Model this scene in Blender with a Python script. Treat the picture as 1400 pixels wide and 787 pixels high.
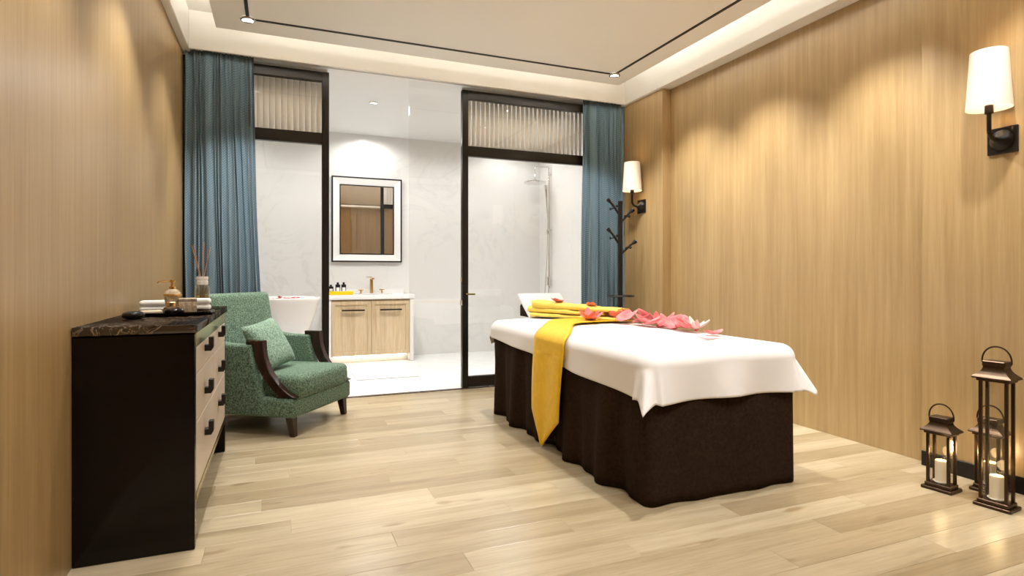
import bpy, bmesh, math, random
from mathutils import Vector, Matrix
random.seed(7)
for o in list(bpy.data.objects): bpy.data.objects.remove(o)
SC = bpy.context.scene
C = SC.collection
PI = math.pi

# ------------------------------------------------------------------ camera
F_PX, HOR = 785.0, 374.5
cam_d = bpy.data.cameras.new('camera'); cam = bpy.data.objects.new('camera', cam_d); C.objects.link(cam)
cam.location = (0, 0, 1.1)
cam.rotation_euler = (PI/2, 0, -math.atan2(700-382, F_PX))
cam_d.sensor_width = 36; cam_d.lens = F_PX/1400*36
cam_d.shift_y = (HOR-393.5)/1400
cam_d.clip_start = 0.02
SC.camera = cam

# ------------------------------------------------------------------ world, lights, exposure
W = bpy.data.worlds.new('world'); SC.world = W; W.use_nodes = True
W.node_tree.nodes['Background'].inputs[0].default_value = (1, .93, .82, 1)
W.node_tree.nodes['Background'].inputs[1].default_value = 0.25
vs = SC.view_settings
vs.view_transform = 'Standard'; vs.look = 'None'; vs.gamma = 1; vs.use_curve_mapping = False
vs.exposure = -0.16

SOFT = (.98, .965, .95); COOL = (1.0, .98, .955)
def spot(loc, tgt, w, ang=100, blend=.6, col=SOFT, r=.04):
    d = bpy.data.lights.new('spot', 'SPOT'); d.energy = w; d.color = col
    d.spot_size = math.radians(ang); d.spot_blend = blend; d.shadow_soft_size = r
    o = bpy.data.objects.new('spot_light', d); C.objects.link(o); o.location = loc
    o.rotation_euler = (Vector(tgt)-Vector(loc)).to_track_quat('-Z', 'Y').to_euler()
    return o
# spots added mostly without fixtures, on or inside the black ceiling track (rectangle x -0.206..2.80, y 0.1..4.45)
ZT = 2.88
for y, w in ((4.15, 150), (3.38, 170), (2.45, 170), (1.5, 120)):     # wash on the right wall
    spot((2.80, y, ZT), (3.51, y, 1.15), w, 78, .85)
for y, w in ((4.42, 65), (3.3, 100), (2.1, 95), (1.0, 70)):         # wash on the left wall
    spot((-.206, y, ZT), (-.62, y, .6), w, 84, .6)
spot((-.12, 4.45, ZT), (-.40, 5.2, 1.0), 120, 62, .7)                # on the left curtain
spot((2.72, 4.45, ZT), (3.12, 5.2, 1.0), 100, 62, .7)                # on the right curtain
for x, w in ((.8, 110), (1.9, 110)):         # added on the back run of the track, no fixture
    spot((x, 4.45, ZT), (x, 4.5, 0), w, 110, .7)
spot((1.9, 2.3, ZT), (2.1, 2.8, 0), 190, 80, .7)                     # over the massage bed
spot((2.2, .9, ZT), (2.08, 2.35, .55), 110, 42, .8)                   # added to brighten the foot of the bed
for x in (.3, 1.5, 2.7): spot((x, .4, ZT), (x, .95, 0), 80, 108, .7)   # fill added near the front run of the track
# bathroom downlights; the narrower spots are added to brighten its lower part
for x, y, w in ((.95, 6.25, 62), (2.4, 6.3, 58), (-.3, 6.4, 55), (3.0, 7.2, 22), (1.05, 7.40, 26)):
    spot((x, y, 2.9), (x, y, 0), w, 172, .5, COOL, .06)
for x, y, w in ((.95, 6.0, 130), (2.4, 6.2, 95), (-.3, 6.2, 50)):
    spot((x, y, 2.9), (x, y+.25, 0), w, 96, .9, COOL, .06)

# ------------------------------------------------------------------ helpers
def tag(o, label=None, cat=None, group=None, kind=None):
    if label: o['label'] = label
    if cat: o['category'] = cat
    if group: o['group'] = group
    if kind: o['kind'] = kind
    return o
def thing(name, label, cat, loc=(0, 0, 0), rotz=0, group=None):
    o = bpy.data.objects.new(name, None); C.objects.link(o)
    o.empty_display_size = .05
    o.location = loc; o.rotation_euler = (0, 0, rotz)
    return tag(o, label, cat, group)
def struct_root(name, label, cat=None):
    o = bpy.data.objects.new(name, None); C.objects.link(o); o.empty_display_size = .05
    return tag(o, label, cat, None, 'structure')
def mesh_of(bm, name, smooth=35):
    me = bpy.data.meshes.new(name)
    bmesh.ops.recalc_face_normals(bm, faces=bm.faces)
    bm.to_mesh(me); bm.free()
    if smooth:
        for p in me.polygons: p.use_smooth = True
        me.set_sharp_from_angle(angle=math.radians(smooth))
    return me
def obj(name, bm, mat, parent=None, smooth=35, loc=None, rot=None):
    me = mesh_of(bm, name, smooth) if isinstance(bm, bmesh.types.BMesh) else bm
    if not me.materials: me.materials.append(mat)
    o = bpy.data.objects.new(name, me); C.objects.link(o)
    if parent: o.parent = parent
    if loc: o.location = loc
    if rot: o.rotation_euler = rot
    return o
def struct(name, bm, mat, label, smooth=35):
    return tag(obj(name, bm, mat, None, smooth), label, None, None, 'structure')
def NB(): return bmesh.new()
def join(bm, other):
    me = bpy.data.meshes.new('t'); other.to_mesh(me); other.free(); bm.from_mesh(me); bpy.data.meshes.remove(me)
def box(bm, lo, hi, bev=0, seg=1, M=None):
    t = bmesh.new(); bmesh.ops.create_cube(t, size=1)
    s = [hi[i]-lo[i] for i in range(3)]; c = [(hi[i]+lo[i])/2 for i in range(3)]
    for v in t.verts: v.co = Vector((v.co[i]*s[i]+c[i] for i in range(3)))
    if bev: bmesh.ops.bevel(t, geom=list(t.edges), offset=bev, segments=seg, profile=.5, affect='EDGES')
    if M is not None: t.transform(M)
    join(bm, t); return bm
def bx(lo, hi, bev=0, seg=1, M=None): return box(NB(), lo, hi, bev, seg, M)
def lathe(bm, prof, n=24, c=(0, 0, 0), cap=True):
    rings = []
    for r, z in prof:
        rings.append([bm.verts.new((c[0]+r*math.cos(2*PI*k/n), c[1]+r*math.sin(2*PI*k/n), c[2]+z)) for k in range(n)])
    for a, b in zip(rings, rings[1:]):
        for k in range(n): bm.faces.new((a[k], a[(k+1) % n], b[(k+1) % n], b[k]))
    if cap:
        if prof[0][0] > 1e-6: bm.faces.new(rings[0][::-1])
        if prof[-1][0] > 1e-6: bm.faces.new(rings[-1])
    return bm
def tube(bm, pts, r, n=10, closed=False):
    P = [Vector(p) for p in pts]; m = len(P); rings = []; up = None
    for i in range(m):
        if closed: d = (P[(i+1) % m]-P[i-1]).normalized()
        else: d = (P[min(i+1, m-1)]-P[max(i-1, 0)]).normalized()
        if up is None: up = d.orthogonal().normalized()
        up = (up-d*up.dot(d)).normalized(); sd = d.cross(up)
        rr = r[i] if isinstance(r, (list, tuple)) else r
        rings.append([bm.verts.new(P[i]+(up*math.cos(2*PI*k/n)+sd*math.sin(2*PI*k/n))*rr) for k in range(n)])
    for i in range(m if closed else m-1):
        a, b = rings[i], rings[(i+1) % m]
        for k in range(n): bm.faces.new((a[k], a[(k+1) % n], b[(k+1) % n], b[k]))
    if not closed: bm.faces.new(rings[0][::-1]); bm.faces.new(rings[-1])
    return bm
def prism(bm, poly, a, b, axis='y', bev=0, seg=2):
    """extrude a 2-D polygon between a and b along axis; poly in the other two axes"""
    t = bmesh.new()
    def p3(p, h):
        return {'y': (p[0], h, p[1]), 'x': (h, p[0], p[1]), 'z': (p[0], p[1], h)}[axis]
    A = [t.verts.new(p3(p, a)) for p in poly]; B = [t.verts.new(p3(p, b)) for p in poly]
    n = len(poly)
    fa = t.faces.new(A); fb = t.faces.new(B[::-1])
    for k in range(n): t.faces.new((A[k], B[k], B[(k+1) % n], A[(k+1) % n]))
    bmesh.ops.recalc_face_normals(t, faces=t.faces)
    if bev:
        ed = list(fa.edges)+list(fb.edges)
        bmesh.ops.bevel(t, geom=ed, offset=bev, segments=seg, profile=.5, affect='EDGES')
    join(bm, t); return bm
def grid(bm, fn, nu, nv, closed_u=False):
    V = [[bm.verts.new(fn(i/(nu if closed_u else nu-1), j/(nv-1))) for j in range(nv)] for i in range(nu)]
    for i in range(nu if closed_u else nu-1):
        for j in range(nv-1):
            a = V[i]; b = V[(i+1) % nu]
            bm.faces.new((a[j], b[j], b[j+1], a[j+1]))
    return bm
def solid(o, t, off=0):
    m = o.modifiers.new('solid', 'SOLIDIFY'); m.thickness = t; m.offset = off; return o
def subd(o, l=1):
    m = o.modifiers.new('sub', 'SUBSURF'); m.levels = l; m.render_levels = l; return o
def copy_tree(o, parent=None):
    c = o.copy(); C.objects.link(c); c.parent = parent
    for ch in list(o.children): copy_tree(ch, c)
    return c
def smooth01(t): t = max(0, min(1, t)); return t*t*(3-2*t)

# ------------------------------------------------------------------ materials
def mat(name, col=(.8, .8, .8), rough=.5, metal=0, spec=.5, emit=None, es=0, coat=0, sheen=0, trans=0):
    m = bpy.data.materials.new(name); m.use_nodes = True
    b = m.node_tree.nodes['Principled BSDF']
    b.inputs['Base Color'].default_value = (*col, 1); b.inputs['Roughness'].default_value = rough
    b.inputs['Metallic'].default_value = metal; b.inputs['Specular IOR Level'].default_value = spec
    b.inputs['Coat Weight'].default_value = coat
    b.inputs['Coat Roughness'].default_value = .08
    b.inputs['Sheen Weight'].default_value = sheen
    b.inputs['Transmission Weight'].default_value = trans
    if emit: b.inputs['Emission Color'].default_value = (*emit, 1); b.inputs['Emission Strength'].default_value = es
    return m
class NT:
    def __init__(s, m): s.t = m.node_tree; s.b = s.t.nodes['Principled BSDF']
    def n(s, ty, **kw):
        x = s.t.nodes.new(ty)
        for k, v in kw.items():
            if hasattr(x, k): setattr(x, k, v)
            else: x.inputs[k].default_value = v
        return x
    def l(s, a, b): s.t.links.new(a, b)
    def coords(s, scale=(1, 1, 1), kind='Object', rnd=False, rot=(0, 0, 0)):
        tc = s.n('ShaderNodeTexCoord'); mp = s.n('ShaderNodeMapping'); mp.inputs['Scale'].default_value = scale
        mp.inputs['Rotation'].default_value = rot
        src = tc.outputs[kind]
        if rnd:
            oi = s.n('ShaderNodeObjectInfo'); mu = s.n('ShaderNodeVectorMath', operation='MULTIPLY_ADD')
            cx = s.n('ShaderNodeCombineXYZ')
            for i in range(3): s.l(oi.outputs['Random'], cx.inputs[i])
            s.l(cx.outputs[0], mu.inputs[0]); mu.inputs[1].default_value = (37, 53, 91); s.l(src, mu.inputs[2]); src = mu.outputs[0]
        s.l(src, mp.inputs['Vector']); return mp.outputs[0]
    def noise(s, vec, scale=5, detail=4, rough=.55, dist=0):
        x = s.n('ShaderNodeTexNoise'); x.inputs['Scale'].default_value = scale; x.inputs['Detail'].default_value = detail
        x.inputs['Roughness'].default_value = rough; x.inputs['Distortion'].default_value = dist
        s.l(vec, x.inputs['Vector']); return x.outputs['Fac']
    def ramp(s, fac, stops):
        x = s.n('ShaderNodeValToRGB'); e = x.color_ramp.elements
        while len(e) < len(stops): e.new(.5)
        for el, (p, c) in zip(e, stops): el.position = p; el.color = (*c, 1) if len(c) == 3 else c
        s.l(fac, x.inputs[0]); return x.outputs[0]
    def mix(s, fac, a, b, mode='MIX'):
        x = s.n('ShaderNodeMix', data_type='RGBA', blend_type=mode)
        for sock, v in ((x.inputs[0], fac), (x.inputs[6], a), (x.inputs[7], b)):
            if hasattr(v, 'is_linked') or hasattr(v, 'links'): s.l(v, sock)
            else: sock.default_value = v if isinstance(v, (int, float)) else (*v, 1)
        return x.outputs[2]
    def base(s, c): s.l(c, s.b.inputs['Base Color'])
    def bump(s, h, st=.2, d=.01):
        x = s.n('ShaderNodeBump'); x.inputs['Strength'].default_value = st; x.inputs['Distance'].default_value = d
        s.l(h, x.inputs['Height']); s.l(x.outputs[0], s.b.inputs['Normal'])

def wood(name, dark, mid, light, scl, rough=.38, coat=0, rnd=False, bump=.06, spec=.5, soft=1):
    """grain runs along the axis with the small scale value"""
    m = mat(name, rough=rough, coat=coat, spec=spec); t = NT(m)
    v = t.coords(scl, rnd=rnd)
    v2 = t.coords(tuple(s*4.5 for s in scl), rnd=rnd)
    v3 = t.coords(tuple(s*.28 for s in scl), rnd=rnd)
    a = t.noise(v, 1, 5, .6, .4); f = t.noise(v2, 1, 3, .6); g = t.noise(v3, 1, 2, .5, .2)
    c = t.ramp(a, [(.28, dark), (.5, mid), (.74, light)])
    c2 = t.ramp(f, [(.3, (.72, .68, .62)), (.62, (1, 1, 1))])
    c = t.mix(.55*soft, c, c2, 'MULTIPLY')
    c3 = t.ramp(g, [(.3, (.80, .76, .70)), (.65, (1.0, 1.0, 1.0))])
    c = t.mix(.8*soft, c, c3, 'MULTIPLY')
    t.base(c); t.bump(f, bump, .002)
    return m, t, c
M = {}
M['wall_wood'], _, _ = wood('wall_veneer', (.375, .245, .098), (.435, .295, .130), (.495, .35, .170), (34, 34, 1.1), rough=.36, soft=.6, spec=.9)
# floor planks: paler, each with its own tone
m, t, c = wood('floor_oak', (.44, .355, .22), (.53, .44, .29), (.60, .51, .355), (1.1, 16, 16), rough=.28, rnd=True, bump=.04)
oi = t.n('ShaderNodeObjectInfo')
tone = t.ramp(oi.outputs['Random'], [(0, (.74, .70, .64)), (.25, (.90, .88, .84)), (.6, (1, 1, 1)), (1, (1.08, 1.08, 1.08))])
kn = t.noise(t.coords((3, 9, 9), rnd=True), 1, 2, .5); kc = t.ramp(kn, [(.67, (1, 1, 1)), (.74, (.62, .52, .42))])
c = t.mix(1, c, tone, 'MULTIPLY'); c = t.mix(.8, c, kc, 'MULTIPLY'); t.base(c)
M['floor'] = m
M['gap'] = mat('floor_gap', (.30, .22, .13), .7)
M['vanity_wood'], _, _ = wood('vanity_oak', (.58, .43, .26), (.68, .53, .34), (.75, .60, .42), (22, 22, 1.3), rough=.4)
M['ceil'] = mat('ceiling_paint', (.88, .86, .82), .6)
M['panel'] = mat('ceiling_panel_paint', (.92, .915, .90), .6)
M['white'] = mat('white_paint', (.82, .81, .79), .5)
M['black'] = mat('black_metal', (.010, .008, .007), .34, spec=.35)
M['frame'] = mat('dark_bronze_frame', (.012, .009, .007), .30, spec=.35)
M['track'] = mat('black_track', (.008, .008, .008), .5)
def marble(name, base, vein, scl=1.0, rough=.12, amount=.5):
    m = mat(name, rough=rough); t = NT(m)
    v = t.coords((scl, scl, scl), rot=(.4, .6, .5))
    n1 = t.noise(v, 1.6, 8, .62, 1.2)
    r = t.ramp(n1, [(.47, (0, 0, 0)), (.50, (1, 1, 1)), (.53, (0, 0, 0))])
    n2 = t.noise(v, .7, 3, .5)
    r2 = t.ramp(n2, [(.42, (0, 0, 0)), (.62, (1, 1, 1))])
    msk = t.mix(1, r, r2, 'MULTIPLY'); msk = t.mix(1, msk, (amount, amount, amount), 'MULTIPLY')
    c = t.mix(msk, base, vein); t.base(c); return m
M['marble_wall'] = marble('white_marble_wall', (.80, .79, .77), (.50, .50, .50), 1.1, .30, .26)
M['marble_floor'] = marble('white_marble_floor', (.84, .84, .83), (.62, .62, .62), 1.0, .10, .4)
# dark marble with pale veins
m = mat('dark_emperador_marble', (.02, .012, .009), .06); t = NT(m)
v = t.coords((1, 1, 1), rot=(.3, .8, .2))
n1 = t.noise(v, 13, 6, .62, 1.5); r = t.ramp(n1, [(.483, (0, 0, 0)), (.50, (1, 1, 1)), (.517, (0, 0, 0))])
n2 = t.noise(v, 5, 3, .5); r2 = t.ramp(n2, [(.45, (0, 0, 0)), (.62, (1, 1, 1))])
c = t.mix(t.mix(1, r, r2, 'MULTIPLY'), (.012, .006, .004), (.36, .27, .19)); t.base(c); m.node_tree.nodes['Principled BSDF'].inputs['Specular IOR Level'].default_value = 0
nt = m.node_tree; gl_ = nt.nodes.new('ShaderNodeBsdfGlossy'); gl_.inputs['Roughness'].default_value = .04; ms = nt.nodes.new('ShaderNodeMixShader'); ms.inputs[0].default_value = .13
nt.links.new(nt.nodes['Principled BSDF'].outputs[0], ms.inputs[1]); nt.links.new(gl_.outputs[0], ms.inputs[2]); nt.links.new(ms.outputs[0], nt.nodes['Material Output'].inputs[0])
M['dark_marble'] = m
M['lacquer'] = mat('black_lacquer', (.004, .0025, .002), .14, spec=.22)
M['drawer'] = mat('cream_lacquer', (.66, .55, .45), .35)
M['brass'] = mat('antique_brass', (.42, .32, .12), .22, metal=1)
M['gold'] = mat('polished_gold', (.75, .50, .22), .22, metal=1)
M['chrome'] = mat('chrome', (.75, .74, .72), .10, metal=1)
M['bronze'] = mat('lantern_bronze', (.060, .036, .020), .30, metal=.8)
M['ceramic'] = mat('white_ceramic', (.85, .84, .82), .10)
M['tub'] = mat('tub_acrylic', (.82, .79, .76), .10)
M['water'] = mat('bath_water', (.45, .68, .74), .04)
M['mirror'] = mat('mirror_silver', (.92, .92, .92), .01, metal=1)
M['sheet'] = mat('white_sheet', (.84, .81, .79), .8, sheen=.1)
M['towel'] = mat('white_towel', (.88, .87, .84), .95)
M['skirt'] = None
def fabric(name, a, b, scale, rough=.85, bump=.25, stretch=(1, 1, 1), d=.002, sheen=.1, spec=.25, con=.16):
    m = mat(name, rough=rough, sheen=sheen, spec=spec); t = NT(m)
    n = t.noise(t.coords(stretch), scale, 3, .7)
    t.base(t.ramp(n, [(.5-con, a), (.5+con, b)])); t.bump(n, bump, d); return m
M['green'] = fabric('green_boucle', (.024, .058, .036), (.215, .32, .225), 105, bump=.5, con=.13)
M['skirt'] = fabric('dark_brown_cloth', (.020, .011, .0065), (.033, .0185, .0115), 60, .95, .15, sheen=0, spec=.06)
M['yellow'] = fabric('yellow_satin', (.80, .47, .006), (.87, .54, .012), 25, .6, .05)
M['yellow_towel'] = fabric('yellow_terry', (.86, .63, .09), (.92, .72, .17), 140, .9, .3)
M['mat'] = fabric('white_bath_mat_pile', (.78, .78, .77), (.86, .86, .85), 160, .95, .4)
m = mat('teal_curtain_weave', rough=.8, sheen=.2, spec=.3); t = NT(m)
ck = t.n('ShaderNodeTexChecker'); ck.inputs['Scale'].default_value = 1.0
t.l(t.coords((95, 1, 95)), ck.inputs['Vector'])
ck.inputs['Color1'].default_value = (.110, .175, .220, 1); ck.inputs['Color2'].default_value = (.170, .250, .300, 1)
t.base(ck.outputs['Color']); M['curtain'] = m
M['darkwood'], _, _ = wood('dark_walnut', (.020, .008, .005), (.032, .014, .009), (.05, .022, .014), (20, 20, 2), rough=.25)
M['stone'] = fabric('travertine', (.34, .24, .14), (.66, .55, .40), 70, .7, .4)
M['reed'] = mat('rattan_reed', (.45, .24, .10), .6)
M['oil'] = mat('diffuser_oil', (.62, .50, .25), .05, trans=.85)
M['pebble'] = mat('black_polished_stone', (.006, .004, .003), .10, spec=.3)
M['candle'] = mat('ivory_wax', (.86, .80, .66), .5, emit=(1, .8, .5), es=.08)
M['flame'] = mat('candle_flame', (1, .8, .5), .5, emit=(1, .75, .42), es=6)
M['shade'] = mat('lamp_shade_fabric', (.80, .69, .56), .8, emit=(1, .82, .60), es=.24)
M['lamp'] = mat('downlight_lens', (1, 1, 1), .5, emit=(1, .95, .86), es=1.6)
M['led'] = mat('cove_led', (1, 1, 1), .5, emit=(1, .93, .82), es=72)
M['led2'] = mat('vanity_led', (1, 1, 1), .5, emit=(1, .90, .72), es=9)
M['red'] = mat('red_rose_petal', (.62, .02, .02), .5)
m = mat('pink_petal', rough=.55, sheen=.1); t = NT(m)
n = t.noise(t.coords((1, 1, 1), rnd=True), 22, 2, .5)
t.base(t.ramp(n, [(.3, (.78, .13, .15)), (.7, (.88, .32, .31))])); M['petal'] = m
M['palepetal'] = mat('pale_pink_petal', (.90, .58, .55), .55)
M['gold_stamen'] = mat('petal_center', (.80, .06, .08), .6)
M['label'] = mat('bottle_label', (.85, .85, .83), .5)
M['slat'] = mat('vertical_blind_fabric', (.90, .86, .80), .8)
nt = M['slat'].node_tree; tl_ = nt.nodes.new('ShaderNodeBsdfTranslucent'); tl_.inputs[0].default_value = (.92, .86, .78, 1); ms = nt.nodes.new('ShaderNodeMixShader'); ms.inputs[0].default_value = .5
nt.links.new(nt.nodes['Principled BSDF'].outputs[0], ms.inputs[1]); nt.links.new(tl_.outputs[0], ms.inputs[2]); nt.links.new(ms.outputs[0], nt.nodes['Material Output'].inputs[0])
def glass(name, tint=(1, 1, 1), lo=.04, k=.5, rough=0.0):
    m = bpy.data.materials.new(name); m.use_nodes = True; t = m.node_tree; t.nodes.clear()
    out = t.nodes.new('ShaderNodeOutputMaterial'); mx = t.nodes.new('ShaderNodeMixShader')
    tr = t.nodes.new('ShaderNodeBsdfTransparent'); gl = t.nodes.new('ShaderNodeBsdfGlossy')
    tr.inputs[0].default_value = (*tint, 1); gl.inputs['Roughness'].default_value = rough
    lw = t.nodes.new('ShaderNodeLayerWeight'); lw.inputs['Blend'].default_value = .5
    pw = t.nodes.new('ShaderNodeMath'); pw.operation = 'POWER'; pw.inputs[1].default_value = 4
    ma = t.nodes.new('ShaderNodeMath'); ma.operation = 'MULTIPLY_ADD'; ma.inputs[1].default_value = k; ma.inputs[2].default_value = lo
    t.links.new(lw.outputs['Facing'], pw.inputs[0]); t.links.new(pw.outputs[0], ma.inputs[0])
    t.links.new(ma.outputs[0], mx.inputs[0]); t.links.new(tr.outputs[0], mx.inputs[1]); t.links.new(gl.outputs[0], mx.inputs[2])
    t.links.new(mx.outputs[0], out.inputs[0]); return m
M['glass'] = glass('clear_glass', (.985, .985, .98), .045, .6)
M['jarglass'] = glass('jar_glass', (.93, .92, .88), .10, .8)
M['lglass'] = glass('lantern_glass', (.96, .95, .93), .025, .7)

# ------------------------------------------------------------------ room shell
XL, XR, YF, YG = -.72, 3.51, -.6, 5.28      # left wall, right wall, front wall, glass line
ZS, ZP, ZC = 2.885, 2.90, 3.19              # soffit underside, ceiling panel, cove top
struct('wall_left', bx((XL-.1, YF-.1, 0), (XL, YG+.06, ZC+.1)), M['wall_wood'], 'wood veneer wall along the left side of the room')
struct('wall_right', bx((XR, YF-.1, 0), (XR+.1, YG+.06, ZC+.1)), M['wall_wood'], 'wood veneer wall behind the massage bed')
struct('wall_right_column', bx((3.412, 4.57, 0), (XR, YG+.06, ZS), .003), M['wall_wood'], 'projecting wood veneer column beside the right curtain')
struct('wall_right_panel', bx((3.445, YF, 0), (XR, 2.19, ZS), .003), M['wall_wood'], 'projecting wood veneer panel behind the lanterns')
struct('wall_front', bx((XL-.1, YF-.1, 0), (XR+.1, YF, ZC+.1)), M['wall_wood'], 'wood veneer wall behind the viewer')
struct('baseboard_right', bx((3.433, YF, 0), (3.445, 2.185, .085), .002), M['black'], 'black baseboard behind the lanterns')
# ceiling with cove
struct('ceiling', bx((XL, YF, ZC), (XR, 5.16, ZC+.08)), M['ceil'], 'upper ceiling inside the lit cove')
fl_, fr_, fb_, ff_ = -.664, 3.378, 5.16, -.35
struct('trim_1', bx((XL, YF, ZS), (fl_, YG+.04, ZC), .004), M['ceil'], 'lowered ceiling border along the left wall')
struct('trim_2', bx((fr_, YF, ZS), (XR, YG+.04, ZC), .004), M['ceil'], 'lowered ceiling border along the right wall')
struct('trim_3', bx((fl_, fb_, ZS), (fr_, fb_+.02, ZC), .002), M['ceil'], 'ceiling border in front of the curtains')
struct('trim_4', bx((fl_, YF, ZS), (fr_, ff_, ZC), .004), M['ceil'], 'lowered ceiling border above the viewer')
struct('trim_5', bx((fl_, fb_+.02, 2.93), (fr_, YG+.04, ZC)), M['ceil'], 'ceiling of the curtain recess')
PX0, PX1, PY0, PY1 = -.43, 3.006, -.1, 4.70
struct('trim_6', bx((PX0, PY0, ZP), (PX1, PY1, ZP+.05), .003), M['panel'], 'large floating ceiling panel with a black track')
for q_, (lo, hi) in enumerate((((PX0, PY0, ZP+.05), (PX0+.012, PY1, ZP+.085)), ((PX1-.012, PY0, ZP+.05), (PX1, PY1, ZP+.085)), ((PX0+.012, PY1-.012, ZP+.05), (PX1-.012, PY1, ZP+.085)), ((PX0+.012, PY0, ZP+.05), (PX1-.012, PY0+.012, ZP+.085)))):
    struct('trim_%d' % (8+q_), bx(lo, hi), M['panel'], 'added upstand lip screening the LED strip on the rim of the floating ceiling panel')  # unseen lip, added to keep the LED strip out of glass reflections
# LED strips lying on the panel rim
cl = thing('cove_light', 'warm LED strip glowing above the rim of the floating ceiling panel', 'cove light', (0, 0, ZP+.05))
for lo, hi in (((PX0+.05, PY0+.05, .0), (PX0+.07, PY1-.05, .02)), ((PX1-.07, PY0+.05, .0), (PX1-.05, PY1-.05, .02)),
               ((PX0+.08, PY1-.07, .0), (PX1-.08, PY1-.05, .02)), ((PX0+.08, PY0+.05, 0), (PX1-.08, PY0+.07, .02))):
    obj('led_strip', bx(lo, hi), M['led'], cl)
# black recessed track
TX0, TX1, TY0, TY1 = -.206, 2.80, .1, 4.45
tr = thing('ceiling_track', 'thin black lighting track running round the ceiling panel', 'lighting track', (0, 0, ZP))
w = .011
for lo, hi in (((TX0-w, TY0, -.006), (TX0+w, TY1-.0, .002)), ((TX1-w, TY0, -.006), (TX1+w, TY1, .002)),
               ((TX0+w, TY1-w, -.006), (TX1-w, TY1+w, .002)), ((TX0+w, TY0-w, -.006), (TX1-w, TY0+w, .002))):
    obj('track_rail', bx(lo, hi, .001), M['track'], tr)
def downlight(loc, label, r=.05, group='ceiling downlights'):
    d = thing('downlight', label, 'downlight', loc, 0, group)
    obj('ring', lathe(NB(), [(r*.72, 0), (r*.76, -.010), (r, -.008), (r*1.05, 0)], 28, cap=False), M['chrome'], d)
    obj('lens', lathe(NB(), [(r*.74, -.003), (0, -.003)], 28), M['lamp'], d)
downlight((TX0, TY1, ZP-.006), 'round chrome downlight at the left corner of the black ceiling track')
downlight((TX1, TY1, ZP-.006), 'round chrome downlight at the right corner of the black ceiling track')

# floor with planks
fb = struct('floor', bx((XL, YF, -.05), (XR, 5.262, -.012)), M['gap'], 'pale oak plank floor')
def plank_mesh(L, Wd, cache={}):
    k = (round(L, 4), round(Wd, 4))
    if k in cache: return cache[k]
    bm = NB(); h = .012; c = .0012; x, y = L/2-.0004, Wd/2-.0004
    r = [[bm.verts.new((sx*(x-i), sy*(y-i), z)) for sx, sy in ((-1, -1), (1, -1), (1, 1), (-1, 1))] for i, z in ((0, -h), (0, -c*.6), (c, 0))]
    for a, b in zip(r, r[1:]):
        for q in range(4): bm.faces.new((a[q], a[(q+1) % 4], b[(q+1) % 4], b[q]))
    bm.faces.new(r[2])
    me = mesh_of(bm, 'plank', 0); me.materials.append(M['floor']); cache[k] = me; return me
PW, PL = .146, 1.28
y = YF; row = 0
while y < 5.262-1e-4:
    w_ = min(PW, 5.262-y)
    x = XL-[.0, .83, .41, 1.1, .62][row % 5]-random.uniform(0, .12); row += 1
    while x < XR-1e-4:
        a, b = max(x, XL), min(x+PL, XR)
        if b-a > .03:
            obj('plank', plank_mesh(b-a, w_), M['floor'], fb, loc=((a+b)/2, y+w_/2, 0))
        x += PL
    y += w_

# ------------------------------------------------------------------ bathroom shell
BX0, BX1, BY1, BZ = -1.45, 3.56, 7.705, 2.925
struct('floor_bathroom', bx((BX0, 5.30, -.05), (BX1, BY1, .006)), M['marble_floor'], 'white marble floor of the bathroom')
struct('wall_back', bx((BX0-.1, BY1, 0), (BX1+.1, BY1+.1, BZ+.1)), M['marble_wall'], 'white marble wall behind the vanity')
struct('wall_bathroom_right', bx((BX1, YG+.06, 0), (BX1+.1, BY1, BZ+.1)), M['marble_wall'], 'white marble shower wall')
struct('wall_bathroom_left', bx((BX0-.1, YG+.06, 0), (BX0, BY1, BZ+.1)), M['marble_wall'], 'white marble wall beside the bathtub')
struct('wall_bathroom_front', bx((BX0-.1, YG+.06, 0), (XL-.0, YG+.12, BZ+.1)), M['white'], 'white wall at the back of the left wood wall')
struct('ceiling_bathroom', bx((BX0-.1, YG+.05, BZ), (BX1+.1, BY1+.1, BZ+.1)), M['white'], 'white bathroom ceiling')
struct('trim_7', bx((XL, 5.262, -.05), (XR, 5.30, .008), .002), M['darkwood'], 'dark threshold strip between oak floor and marble')
downlight((.93, 6.22, BZ), 'small round downlight in the white bathroom ceiling', .045)
downlight((2.35, 5.95, BZ), 'small round downlight seen through the transom above the glass door', .045)
downlight((2.35, 6.75, BZ), 'small round downlight farther back behind the transom above the glass door', .045)
downlight((-.2, 6.4, BZ), 'small round downlight above the bathtub seen through the left transom', .045)

# glazed units (dark frames)
def glazed(root, x0, x1, sub, ztop=2.87):
    y0, y1 = YG, YG+.05
    b = .004
    obj('top_rail', bx((x0, y0, ztop-.085), (x1, y1, ztop), b), M['frame'], root)
    obj('transom_bar', bx((x0, y0, 2.235), (x1, y1, 2.335), b), M['frame'], root)
    for a in (x0, x1-.06):
        obj('stile', bx((a, y0-.004, 0.008), (a+.06, y1+.004, ztop), b), M['frame'], root)
    obj('bottom_rail', bx((x0+.06, y0, .012), (x1-.06, y1, .115), b), M['frame'], root)
    obj('pane', bx((x0+.06, y0+.02, .115), (x1-.06, y0+.028, 2.235)), M['glass'], root)
    obj('transom_pane', bx((x0+.06, y0+.02, 2.335), (x1-.06, y0+.028, ztop-.085)), M['glass'], root)
w1 = struct_root('window_1', 'dark framed fixed glass panel behind the green armchair'); glazed(w1, XL, .405, 0)
d1 = struct_root('door_1', 'dark framed glass door beside the massage bed'); glazed(d1, 1.625, 3.40, 0)
hd = obj('door_handle', tube(NB(), [(1.655, YG-.004, .91), (1.655, YG-.05, .91), (1.665, YG-.055, .91), (1.735, YG-.055, .908)], .009, 10), M['brass'], d1)
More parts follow.
